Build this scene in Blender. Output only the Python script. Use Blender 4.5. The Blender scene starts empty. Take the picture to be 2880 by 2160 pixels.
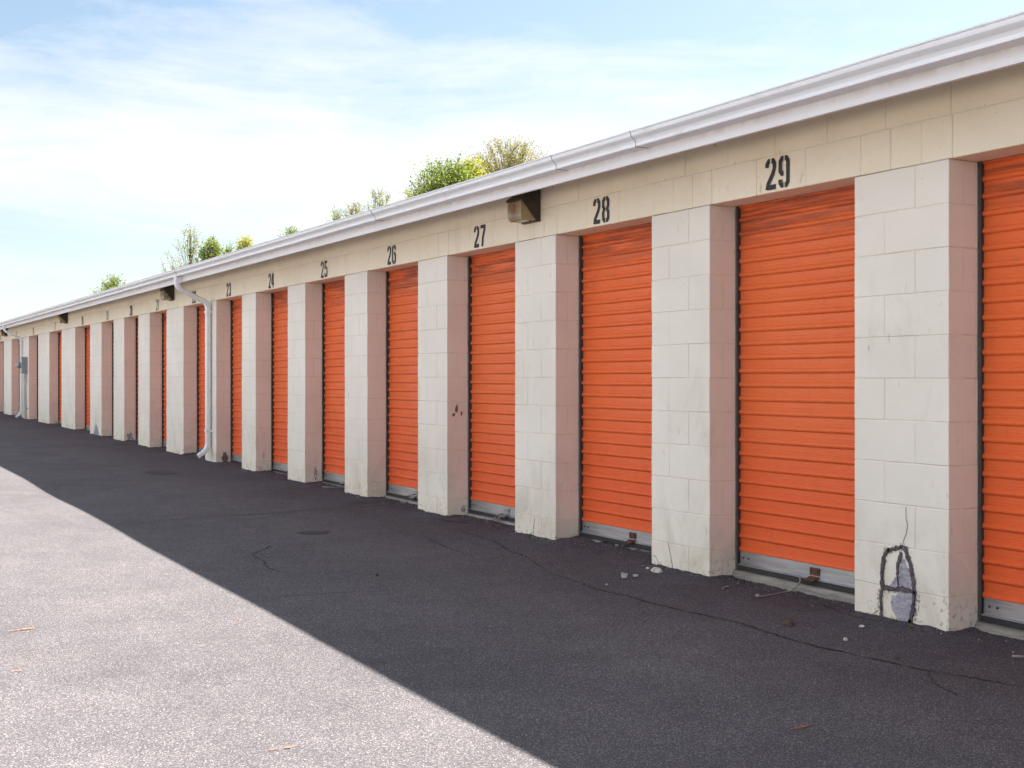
import bpy, math, random
from mathutils import Vector, noise
R = math.radians
random.seed(7)
S = bpy.context.scene
col = S.collection
W, H = 2880, 2160
# ------------------------------------------------------------------ camera
FPX, HOR, VP = 3500.0, 1069.0, -1935.0
TH = math.atan(-VP / FPX); sn, cs = math.sin(TH), math.cos(TH)
EYE = 1.17
D = 4.551                                   # distance from camera to the wall face
cd = bpy.data.cameras.new('camera'); cam = bpy.data.objects.new('camera', cd); col.objects.link(cam)
cam.location = (0, 0, EYE); cam.rotation_euler = (R(90), 0, math.atan2(cs, sn))
cd.sensor_width = 36; cd.lens = FPX / W * 36; cd.shift_y = -(H / 2 - HOR) / W
cd.clip_start = .05; cd.clip_end = 3000
S.camera = cam
# ------------------------------------------------------------------ light
SUN_AZ_OFF = 16                              # sun behind the building, a little towards its far end
SUN_EL = math.atan(1.235 * math.cos(R(SUN_AZ_OFF)))
sd = bpy.data.lights.new('sun', 'SUN'); so = bpy.data.objects.new('sun', sd); col.objects.link(so)
sd.energy = 3.6; sd.angle = R(.53); sd.color = (1, .955, .90)
az = Vector((-math.sin(R(SUN_AZ_OFF)), math.cos(R(SUN_AZ_OFF)), 0))     # horizontal direction to the sun
tosun = Vector((az.x * math.cos(SUN_EL), az.y * math.cos(SUN_EL), math.sin(SUN_EL)))
so.rotation_euler = tosun.to_track_quat('Z', 'Y').to_euler(); so.location = (0, 10, 30)
S.view_settings.view_transform = 'Standard'; S.view_settings.look = 'None'
S.view_settings.exposure = 2.35; S.view_settings.gamma = 1
w = bpy.data.worlds.new('World'); S.world = w; w.use_nodes = True
nt = w.node_tree; N = nt.nodes; L = nt.links; N.clear()
def nn(t, **k):
    n = N.new(t)
    for a, b in k.items(): setattr(n, a, b)
    return n
def m_(op, a, b=None, c=None, clamp=False):
    n = N.new('ShaderNodeMath'); n.operation = op; n.use_clamp = clamp
    for i, v in enumerate((a, b, c)):
        if v is None: continue
        if isinstance(v, (int, float)): n.inputs[i].default_value = v
        else: L.new(v, n.inputs[i])
    return n.outputs[0]
sky = nn('ShaderNodeTexSky', sky_type='NISHITA', sun_disc=False)
sky.sun_elevation = SUN_EL; sky.sun_rotation = math.atan2(tosun.x, tosun.y)
sky.air_density = 1.0; sky.dust_density = 1.0; sky.ozone_density = 1.0
tc = nn('ShaderNodeTexCoord'); sep = nn('ShaderNodeSeparateXYZ'); L.new(tc.outputs['Generated'], sep.inputs[0])
zc = m_('MAXIMUM', sep.outputs[2], 0.0)
azi = m_('ARCTAN2', sep.outputs[0], sep.outputs[1]); ele = m_('ARCSINE', zc)
cmb = nn('ShaderNodeCombineXYZ'); L.new(azi, cmb.inputs[0]); L.new(ele, cmb.inputs[1])
def noise_(sc, det, rough, dist, vec):
    n = nn('ShaderNodeTexNoise'); n.inputs['Scale'].default_value = sc; n.inputs['Detail'].default_value = det
    n.inputs['Roughness'].default_value = rough; n.inputs['Distortion'].default_value = dist
    L.new(vec, n.inputs['Vector']); return n.outputs['Fac']
def mp_(scale, rot, loc):
    mp = nn('ShaderNodeMapping'); mp.inputs['Rotation'].default_value = (0, 0, rot); mp.inputs['Scale'].default_value = scale; mp.inputs['Location'].default_value = loc
    L.new(cmb.outputs[0], mp.inputs[0]); return mp.outputs[0]
n1 = noise_(3.2, 10, .60, .55, mp_((1.0, 5.2, 1), R(7), (2.2, .7, 0)))       # thin wind-drawn streaks
n2 = noise_(2.1, 4, .5, .3, mp_((1.0, 2.6, 1), R(-5), (5.1, 1.3, 0)))
n3 = noise_(11, 8, .68, .4, mp_((1.0, 3.4, 1), R(12), (.2, 3.3, 0)))
bank = m_('SUBTRACT', 1.0, m_('ABSOLUTE', m_('MULTIPLY', m_('SUBTRACT', ele, .155), 8.0)), clamp=True)
bank = m_('MAXIMUM', bank, m_('SUBTRACT', .62, m_('MULTIPLY', ele, 3.4), clamp=True))
cl = m_('ADD', m_('MULTIPLY', n1, .85), m_('MULTIPLY', n2, .55)); cl = m_('ADD', cl, m_('MULTIPLY', n3, .30))
cl = m_('ADD', cl, m_('MULTIPLY', bank, .30))
cl = m_('MULTIPLY_ADD', cl, 2.9, -2.36, clamp=True)
haze_ = m_('MULTIPLY', m_('SUBTRACT', 1.0, m_('MULTIPLY', ele, 9.0), clamp=True), .9); cl = m_('MAXIMUM', cl, haze_)
back = m_('MULTIPLY', m_('MULTIPLY_ADD', sep.outputs[1], -2.6, -.75, clamp=True), 1.0)     # unseen bright cloud bank added behind the viewer to lift the shaded facade
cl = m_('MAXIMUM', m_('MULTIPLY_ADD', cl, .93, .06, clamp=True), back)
mix = nn('ShaderNodeMix', data_type='RGBA'); L.new(cl, mix.inputs['Factor'])
tint = nn('ShaderNodeMix', data_type='RGBA', blend_type='MULTIPLY'); tint.inputs['Factor'].default_value = 1; L.new(sky.outputs[0], tint.inputs['A']); tint.inputs['B'].default_value = (.70, .705, .665, 1)
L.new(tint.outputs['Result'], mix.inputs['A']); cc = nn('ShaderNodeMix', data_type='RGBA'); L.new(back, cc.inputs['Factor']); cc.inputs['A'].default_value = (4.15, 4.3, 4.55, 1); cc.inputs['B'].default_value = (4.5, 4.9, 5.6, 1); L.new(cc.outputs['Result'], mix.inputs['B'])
bg = nn('ShaderNodeBackground'); bg.inputs[1].default_value = .05
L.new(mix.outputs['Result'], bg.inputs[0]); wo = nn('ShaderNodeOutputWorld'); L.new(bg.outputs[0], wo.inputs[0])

# ------------------------------------------------------------------ photo <-> world
def A(u, n=D):
    q = (u - 1440) / FPX; return n * (-sn * q + cs) / (cs * q + sn)
def HZ(u, y, n=D):
    q = (u - 1440) / FPX; return EYE - (y - HOR) / FPX * n / (cs * q + sn)
def G(u, y, h=0.0):
    q = (u - 1440) / FPX; Z = (h - EYE) * FPX / (HOR - y); X = q * Z
    return (sn * X - cs * Z, cs * X + sn * Z)
def GS(u, y):
    x, yy = G(u, y)
    for _ in range(3): x, yy = G(u, y, zg(x, yy))
    return x, yy
def zg(x, y=0): return .0058 * min(max(0, -x - 4), 60)        # the lane climbs gently towards the far end
def zb(x): return .003 * (-x - 4)                             # so do the block courses

# ------------------------------------------------------------------ materials
def mat(name, base=(.5, .5, .5), rough=.7, metal=0, spec=.5):
    m = bpy.data.materials.new(name); m.use_nodes = True
    b = m.node_tree.nodes['Principled BSDF']
    b.inputs['Base Color'].default_value = (*base, 1); b.inputs['Roughness'].default_value = rough
    b.inputs['Metallic'].default_value = metal; b.inputs['Specular IOR Level'].default_value = spec
    return m
class NB:                                    # small node-building helper
    def __init__(s, m):
        s.m = m; s.t = m.node_tree; s.b = s.t.nodes['Principled BSDF']
        s.geo = s.t.nodes.new('ShaderNodeNewGeometry'); s.pos = s.geo.outputs['Position']
        s.sep = s.t.nodes.new('ShaderNodeSeparateXYZ'); s.l(s.pos, s.sep.inputs[0])
        s.x, s.y, s.z = s.sep.outputs
    def l(s, a, b): s.t.links.new(a, b)
    def math(s, op, a, b=None, c=None, clamp=False):
        n = s.t.nodes.new('ShaderNodeMath'); n.operation = op; n.use_clamp = clamp
        for i, v in enumerate((a, b, c)):
            if v is None: continue
            if isinstance(v, (int, float)): n.inputs[i].default_value = v
            else: s.l(v, n.inputs[i])
        return n.outputs[0]
    def map(s, scale=(1, 1, 1), rot=(0, 0, 0), loc=(0, 0, 0), vec=None):
        n = s.t.nodes.new('ShaderNodeMapping'); n.inputs['Scale'].default_value = scale
        n.inputs['Rotation'].default_value = rot; n.inputs['Location'].default_value = loc
        s.l(vec or s.pos, n.inputs[0]); return n.outputs[0]
    def noise(s, scale, detail=4, rough=.55, dist=0, vec=None, out='Fac'):
        n = s.t.nodes.new('ShaderNodeTexNoise'); n.inputs['Scale'].default_value = scale
        n.inputs['Detail'].default_value = detail; n.inputs['Roughness'].default_value = rough
        n.inputs['Distortion'].default_value = dist
        s.l(vec or s.pos, n.inputs['Vector']); return n.outputs[out]
    def voro(s, scale, out='Color', feature='F1', vec=None):
        n = s.t.nodes.new('ShaderNodeTexVoronoi'); n.feature = feature; n.inputs['Scale'].default_value = scale
        s.l(vec or s.pos, n.inputs['Vector']); return n.outputs[out]
    def ramp(s, fac, stops, interp='LINEAR'):
        n = s.t.nodes.new('ShaderNodeValToRGB'); n.color_ramp.interpolation = interp
        e = n.color_ramp.elements
        while len(e) < len(stops): e.new(.5)
        for el, (p, c) in zip(e, stops):
            el.position = p
            el.color = (*c, 1) if isinstance(c, tuple) else (c, c, c, 1)
        s.l(fac, n.inputs[0]); return n.outputs[0]
    def mix(s, fac, a, b, mode='MIX'):
        n = s.t.nodes.new('ShaderNodeMix'); n.data_type = 'RGBA'; n.blend_type = mode
        for sock, v in ((n.inputs['Factor'], fac), (n.inputs['A'], a), (n.inputs['B'], b)):
            if isinstance(v, (int, float)): sock.default_value = v
            elif isinstance(v, tuple): sock.default_value = (*v, 1)
            else: s.l(v, sock)
        return n.outputs['Result']
    def color(s, c): s.l(c, s.b.inputs['Base Color'])
    def bump(s, h, strength=.5, dist=.01, prev=None):
        n = s.t.nodes.new('ShaderNodeBump'); n.inputs['Strength'].default_value = strength
        n.inputs['Distance'].default_value = dist; s.l(h, n.inputs['Height'])
        if prev: s.l(prev, n.inputs['Normal'])
        s.l(n.outputs[0], s.b.inputs['Normal']); return n.outputs[0]

def paint_block(name, lintel=False):
    m = mat(name, rough=.62, spec=.35); n = NB(m)
    big = n.noise(1.3, 3, .5); fine = n.noise(60, 5, .6)
    c = n.mix(n.ramp(big, [(.35, 0.), (.65, 1.)]), (.765, .715, .635), (.81, .765, .69))
    if lintel:
        g = n.noise(2.2, 4, .6)
        c = n.mix(n.ramp(g, [(.3, 0.), (.7, 1.)]), (.83, .74, .575), (.87, .785, .635))
    # older cream coat and splash dirt on the bottom courses
    zz = n.math('ADD', n.z, n.math('MULTIPLY', n.math('SUBTRACT', n.noise(5, 4, .6), .5), .55))
    zz = n.math('ADD', zz, n.math('MULTIPLY', n.x, .0058))
    cz = n.math('ADD', n.z, n.math('MULTIPLY', n.x, .003))
    step = n.ramp(cz, [(.146, 1.), (.152, .25), (.34, .25), (.355, 0.)])
    c = n.mix(n.math('MULTIPLY', step, n.ramp(n.noise(.6, 2, .5), [(.35, .15), (.62, .8)])), c, (.76, .71, .575))
    drt = n.ramp(n.noise(2.6, 6, .7, .8, n.map((1, 1, .7), loc=(4, 4, 2))), [(.47, 0.), (.68, 1.)])
    c = n.mix(n.math('MULTIPLY', n.math('MULTIPLY', drt, n.ramp(cz, [(.25, 1.), (.75, 0.)])), .38), c, (.42, .37, .29))
    st = n.noise(3, 6, .65, .6, n.map((1.2, 1.2, .5)))
    c = n.mix(n.math('MULTIPLY', n.ramp(st, [(.60, 0.), (.78, 1.)]), .32), c, (.42, .37, .27))
    low = n.ramp(n.math('ADD', zz, n.math('MULTIPLY', n.math('SUBTRACT', n.noise(2.5, 3, .5), .5), .35)), [(-.05, 1.), (.12, 0.)])
    sp = n.ramp(n.noise(32, 6, .75), [(.53, 0.), (.62, 1.)])
    c = n.mix(n.math('MULTIPLY', n.math('MULTIPLY', low, sp), .55), c, (.20, .17, .13))
    # pin holes and chips
    ho = n.ramp(n.noise(85, 2, .5, 0), [(.715, 0.), (.75, 1.)])
    c = n.mix(n.math('MULTIPLY', ho, .8 if lintel else .35), c, (.18, .14, .10))
    tk = n.math('MULTIPLY', n.ramp(n.noise(17, 3, .5, 0, n.map((1.6, 1.6, .38), loc=(3, 1, 8))), [(.70, 0.), (.73, 1.)]), n.ramp(n.noise(1.1, 2, .5), [(.45, 0.), (.6, 1.)]))
    c = n.mix(n.math('MULTIPLY', tk, .55), c, (.33, .28, .22))
    blot = n.noise(.9, 5, .6, .8, n.map((1, 1, 1), loc=(9, 2, 1)))
    c = n.mix(1.0, c, n.ramp(blot, [(.3, .93), (.7, 1.04)]), 'MULTIPLY')
    n.color(c)
    b = n.bump(fine, .5, .003)
    b = n.bump(n.noise(14, 3, .5), .30, .006, b)
    n.bump(ho, .5, -.003, b)
    return m
M = {}
M['block'] = paint_block('painted_block'); M['lintel'] = paint_block('painted_lintel_block', True)
m = mat('mortar_joint', rough=.8); n = NB(m)
n.color(n.mix(n.ramp(n.noise(7, 4, .6), [(.45, 0.), (.68, 1.)]), (.74, .69, .60), (.60, .54, .45))); n.bump(n.noise(40, 4, .6), .6, .006); M['mortar'] = m

m = mat('orange_door_paint', rough=.42, spec=.4); n = NB(m)
zs = n.math('ADD', n.z, n.math('MULTIPLY', n.x, .003))
c = n.mix(n.noise(2.0, 3, .5), (.74, .130, .034), (.82, .168, .048))
oi = n.t.nodes.new('ShaderNodeObjectInfo').outputs['Random']
c = n.mix(n.math('MULTIPLY', oi, .30), c, (.66, .17, .06))
c = n.mix(n.ramp(zs, [(.4, 1.), (2.0, 0.)]), c, n.mix(.5, c, (.72, .095, .028)))     # deeper red towards the bottom
stv = n.map((1.0, 1.0, 16.0))
stk = n.noise(1.6, 5, .62, .3, stv)
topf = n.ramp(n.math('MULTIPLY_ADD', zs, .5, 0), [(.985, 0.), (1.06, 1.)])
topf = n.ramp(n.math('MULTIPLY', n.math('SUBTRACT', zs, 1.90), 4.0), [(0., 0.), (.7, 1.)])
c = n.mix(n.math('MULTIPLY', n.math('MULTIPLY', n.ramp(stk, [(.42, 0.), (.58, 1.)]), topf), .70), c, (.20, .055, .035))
sc = n.ramp(n.noise(30, 6, .72, .4, n.map((.5, .5, 3.5))), [(.665, 0.), (.70, 1.)])
scm = n.ramp(n.noise(2.2, 2, .5), [(.48, 0.), (.62, 1.)])
c = n.mix(n.math('MULTIPLY', n.math('MULTIPLY', sc, scm), .5), c, (.70, .42, .30))
run = n.ramp(n.noise(3, 6, .7, .2, n.map((9, 9, .8))), [(.56, 0.), (.72, 1.)])
c = n.mix(n.math('MULTIPLY', run, .22), c, (.38, .09, .045))
sm = n.ramp(n.noise(4, 5, .6, .8), [(.60, 0.), (.75, 1.)])
c = n.mix(n.math('MULTIPLY', sm, .22), c, (.30, .07, .04))
n.color(c); n.l(n.ramp(n.noise(6, 4, .6), [(.3, .34), (.7, .55)]), n.b.inputs['Roughness'])
n.bump(n.noise(9, 3, .5), .18, .006); n.b.inputs['Specular IOR Level'].default_value = .22; M['orange'] = m

def metal(name, c0, c1, rough, metalv, sc=8, stretch=(1, 1, 1)):
    m = mat(name, c0, rough, metalv); n = NB(m)
    n.color(n.mix(n.ramp(n.noise(sc, 5, .6, .2, n.map(stretch)), [(.35, 0.), (.65, 1.)]), c0, c1))
    n.bump(n.noise(30, 3, .5), .1, .002); return m
M['alu'] = metal('worn_aluminium', (.44, .45, .47), (.30, .31, .33), .42, .75, 12, (.3, 1, 4))
M['track'] = metal('dark_steel_track', (.06, .06, .064), (.085, .08, .08), .55, .2)
M['rust'] = metal('rusty_steel', (.15, .055, .03), (.07, .04, .035), .8, .2, 30)
M['rubber'] = mat('rubber_seal', (.03, .03, .032), .8)
M['hole'] = mat('screw_hole', (.02, .018, .016), .8)
M['bronze'] = metal('bronze_lamp_paint', (.035, .026, .021), (.06, .045, .035), .5, .1, 10)
m = mat('yellowed_lens', (.5, .43, .28), .22); n = NB(m)
n.color(n.mix(n.ramp(n.noise(9, 4, .6), [(.35, 0.), (.65, 1.)]), (.42, .33, .19), (.22, .15, .08)))
n.b.inputs['Transmission Weight'].default_value = .12; n.bump(n.noise(60, 2, .5), .2, .002); M['lens'] = m
M['scorch'] = mat('scorched_lens', (.30, .10, .045), .35)
m = mat('white_gutter_paint', rough=.42); n = NB(m)
c = n.mix(n.ramp(n.noise(.8, 4, .6, 0, n.map((.5, 1, 1))), [(.35, 0.), (.65, 1.)]), (.79, .80, .83), (.84, .85, .88))
c = n.mix(n.math('MULTIPLY', n.ramp(n.noise(6, 6, .7, .3, n.map((1, 1, 4))), [(.55, 0.), (.72, 1.)]), .38), c, (.42, .37, .33))
n.color(c); n.bump(n.noise(2.0, 2, .5), .15, .01); M['gutter'] = m
m = mat('white_fascia_paint', rough=.6); n = NB(m)
zs = n.math('ADD', n.z, n.math('MULTIPLY', n.x, .003))
stn = n.noise(5, 6, .7, .2, n.map((1.6, 1, .22)))
tf = n.ramp(n.math('MULTIPLY', n.math('SUBTRACT', zs, 2.435), 14.0), [(.15, 0.), (1., 1.)])
c = n.mix(n.ramp(n.noise(1.2, 3, .5), [(.3, 0.), (.7, 1.)]), (.78, .78, .81), (.84, .845, .87))
c = n.mix(n.math('MULTIPLY', n.math('MULTIPLY', tf, n.ramp(stn, [(.36, .15), (.62, 1.)])), .8), c, (.50, .37, .27))
n.color(c); n.bump(n.noise(25, 3, .5, 0, n.map((.2, 1, 1))), .2, .003); M['fascia'] = m
M['soffit'] = metal('soffit_board', (.52, .46, .36), (.42, .37, .29), .8, 0)
M['shingle'] = metal('roof_shingle', (.06, .055, .05), (.10, .09, .085), .95, 0, 20)
m = mat('concrete_sill', rough=.92); n = NB(m)
c = n.mix(n.ramp(n.noise(6, 6, .7, .3, n.map((.7, 1, 5))), [(.38, 0.), (.62, 1.)]), (.34, .32, .28), (.19, .18, .165))
n.color(c); n.bump(n.noise(22, 6, .65, 0, n.map((.4, 1, 2))), .7, .012); M['concrete'] = m
m = mat('black_stencil_paint', (.018, .02, .03), .6); n = NB(m)
n.color(n.mix(n.ramp(n.noise(60, 4, .7), [(.60, 0.), (.70, 1.)]), (.016, .018, .028), (.12, .11, .10))); M['stencil'] = m
M['rope'] = metal('dirty_rope', (.33, .30, .28), (.20, .18, .17), .95, 0, 60)
M['stone_white'] = metal('chipped_paint_concrete', (.62, .60, .54), (.40, .38, .34), .9, 0, 40)
M['stone_brown'] = metal('brown_stone', (.055, .038, .03), (.10, .07, .05), .9, 0, 60)
M['plastic'] = mat('cloudy_plastic', (.50, .50, .52), .35)
M['sealant'] = mat('grey_sealant', (.30, .28, .30), .7)
M['greybox'] = metal('grey_box_paint', (.30, .34, .37), (.25, .29, .32), .5, .1)
M['conduit'] = metal('grey_conduit', (.48, .48, .44), (.38, .37, .33), .6, .1)
M['crackline'] = mat('open_crack', (.018, .016, .018), .95)
M['hair'] = mat('hairline_crack', (.20, .17, .15), .95)
m = mat('grey_mortar_smear', rough=.9); n = NB(m)
n.color(n.mix(n.ramp(n.noise(22, 6, .7, .5, n.map((1, 1, 2.5))), [(.40, 0.), (.60, 1.)]), (.40, .395, .45), (.27, .26, .31))); n.bump(n.noise(50, 4, .6), .7, .006); M['smear'] = m
m = mat('dark_mortar_smear', rough=.95); n = NB(m)
n.color(n.mix(n.ramp(n.noise(45, 5, .7), [(.40, 0.), (.62, 1.)]), (.055, .045, .052), (.15, .125, .135))); n.bump(n.noise(60, 5, .6), .9, .010); M['darksmear'] = m
M['flake'] = mat('flaked_paint_patch', (.16, .125, .12), .95)
def feather(m, scale, lo, hi):               # ragged outline: the mark thins out through a noise mask
    t = m.node_tree; n = NB(m); tr = t.nodes.new('ShaderNodeBsdfTransparent'); mx = t.nodes.new('ShaderNodeMixShader')
    n.l(n.ramp(n.noise(scale, 5, .7), [(lo, 0.), (hi, 1.)]), mx.inputs[0]); n.l(tr.outputs[0], mx.inputs[1]); n.l(n.b.outputs[0], mx.inputs[2])
    out = [x for x in t.nodes if x.type == 'OUTPUT_MATERIAL'][0]; n.l(mx.outputs[0], out.inputs[0])
m = mat('rust_stain', (.42, .17, .07), .95); feather(m, 70, .38, .58); M['ruststain'] = m
feather(M['darksmear'], 70, .33, .45); feather(M['smear'], 42, .30, .46)
m = mat('thin_smear', (.30, .28, .31), .95); feather(m, 60, .48, .62); M['thinsmear'] = m
m = mat('blue_grey_stain', (.30, .32, .38), .95); feather(m, 30, .42, .60); M['bluestain'] = m

# asphalt: aggregate in a dark binder
m = mat('asphalt', rough=.93, spec=.25); n = NB(m)
vec = n.map((1, 1, 1))
v1 = n.voro(215, 'Color', vec=vec); s1 = n.t.nodes.new('ShaderNodeSeparateColor'); n.l(v1, s1.inputs[0])
r1 = s1.outputs[0]
dist = n.voro(215, 'Distance', vec=vec)
base = n.ramp(r1, [(0., (.060, .054, .058)), (.38, (.108, .097, .100)), (.70, (.160, .143, .140)), (.88, (.225, .203, .192)), (.96, (.29, .265, .25)), (1., (.40, .38, .355))])
base = n.mix(n.ramp(dist, [(.38, 0.), (.75, 1.)]), base, (.074, .068, .070))
big = n.noise(.55, 5, .62, .3); midn = n.noise(3.5, 5, .65)
base = n.mix(1.0, base, n.ramp(big, [(.32, (.87, .885, .92)), (.68, (1.13, 1.13, 1.165))]), 'MULTIPLY')
base = n.mix(1.0, base, n.ramp(midn, [(.30, .88), (.70, 1.10)]), 'MULTIPLY')
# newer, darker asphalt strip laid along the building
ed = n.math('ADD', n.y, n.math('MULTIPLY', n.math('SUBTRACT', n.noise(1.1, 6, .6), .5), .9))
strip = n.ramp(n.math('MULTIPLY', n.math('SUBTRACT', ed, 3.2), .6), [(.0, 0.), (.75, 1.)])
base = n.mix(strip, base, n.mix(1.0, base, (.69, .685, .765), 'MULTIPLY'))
# long damp-looking drag marks parallel to the building
dm = n.noise(1.0, 5, .65, .3, n.map((.28, 2.2, 1)))
base = n.mix(n.math('MULTIPLY', n.ramp(dm, [(.55, 0.), (.72, 1.)]), .22), base, (.055, .05, .052))
tan = n.ramp(n.noise(.9, 5, .7, .5, n.map((1, 1, 1), (0, 0, 0), (7, 3, 0))), [(.60, 0.), (.80, 1.)])
base = n.mix(n.math('MULTIPLY', tan, .18), base, (.20, .155, .11))
n.color(base)
hgt = n.math('SUBTRACT', 1.0, dist)
b = n.bump(hgt, .40, .0030); b = n.bump(n.noise(26, 4, .6), .4, .006, b); n.bump(n.noise(1.6, 4, .5), .25, .05, b)
M['asphalt'] = m
m = mat('patched_asphalt', (.05, .047, .048), .95); n = NB(m)
s2 = n.ramp(n.noise(170, 2, .5), [(.45, (.030, .028, .030)), (.70, (.11, .105, .10))]); n.color(s2); n.bump(n.noise(60, 3, .5), .5, .004); M['patch'] = m
m = mat('grass_ground', rough=.95); n = NB(m)
n.color(n.mix(n.ramp(n.noise(1.5, 6, .65), [(.35, 0.), (.65, 1.)]), (.07, .10, .03), (.16, .15, .07))); n.bump(n.noise(25, 5, .6), .6, .04); M['grass'] = m
m = mat('bark', rough=.9); n = NB(m)
n.color(n.mix(n.noise(9, 5, .6, .5, n.map((1, 1, .25))), (.09, .07, .055), (.22, .19, .16))); n.bump(n.noise(20, 5, .6), .6, .01); M['bark'] = m
def leafmat(name, cols):
    m = bpy.data.materials.new(name); m.use_nodes = True; t = m.node_tree; t.nodes.clear()
    g = t.nodes.new('ShaderNodeNewGeometry'); r = t.nodes.new('ShaderNodeValToRGB'); e = r.color_ramp.elements
    while len(e) < len(cols): e.new(.5)
    for i, c in enumerate(cols): e[i].position = i / (len(cols) - 1); e[i].color = (*c, 1)
    t.links.new(g.outputs['Random Per Island'], r.inputs[0])
    d = t.nodes.new('ShaderNodeBsdfDiffuse'); tr = t.nodes.new('ShaderNodeBsdfTranslucent'); mx = t.nodes.new('ShaderNodeMixShader'); mx.inputs[0].default_value = .5
    o = t.nodes.new('ShaderNodeOutputMaterial')
    t.links.new(r.outputs[0], d.inputs[0]); t.links.new(r.outputs[0], tr.inputs[0])
    t.links.new(d.outputs[0], mx.inputs[1]); t.links.new(tr.outputs[0], mx.inputs[2]); t.links.new(mx.outputs[0], o.inputs[0]); return m
M['weed'] = mat('weed_green', (.12, .17, .04), .8)
M['leaf_green'] = leafmat('fresh_green_leaf', [(.07, .11, .02), (.15, .21, .03), (.25, .31, .06), (.34, .38, .11)])
M['leaf_yellow'] = leafmat('yellow_green_leaf', [(.22, .26, .03), (.36, .38, .05), (.48, .44, .07), (.54, .46, .09)])
M['leaf_brown'] = leafmat('young_bronze_leaf', [(.18, .20, .05), (.32, .28, .08), (.42, .31, .09), (.26, .32, .09)])
M['leaf_pale'] = leafmat('pale_spring_leaf', [(.14, .20, .04), (.26, .33, .07), (.36, .40, .11), (.40, .37, .13)])

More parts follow.
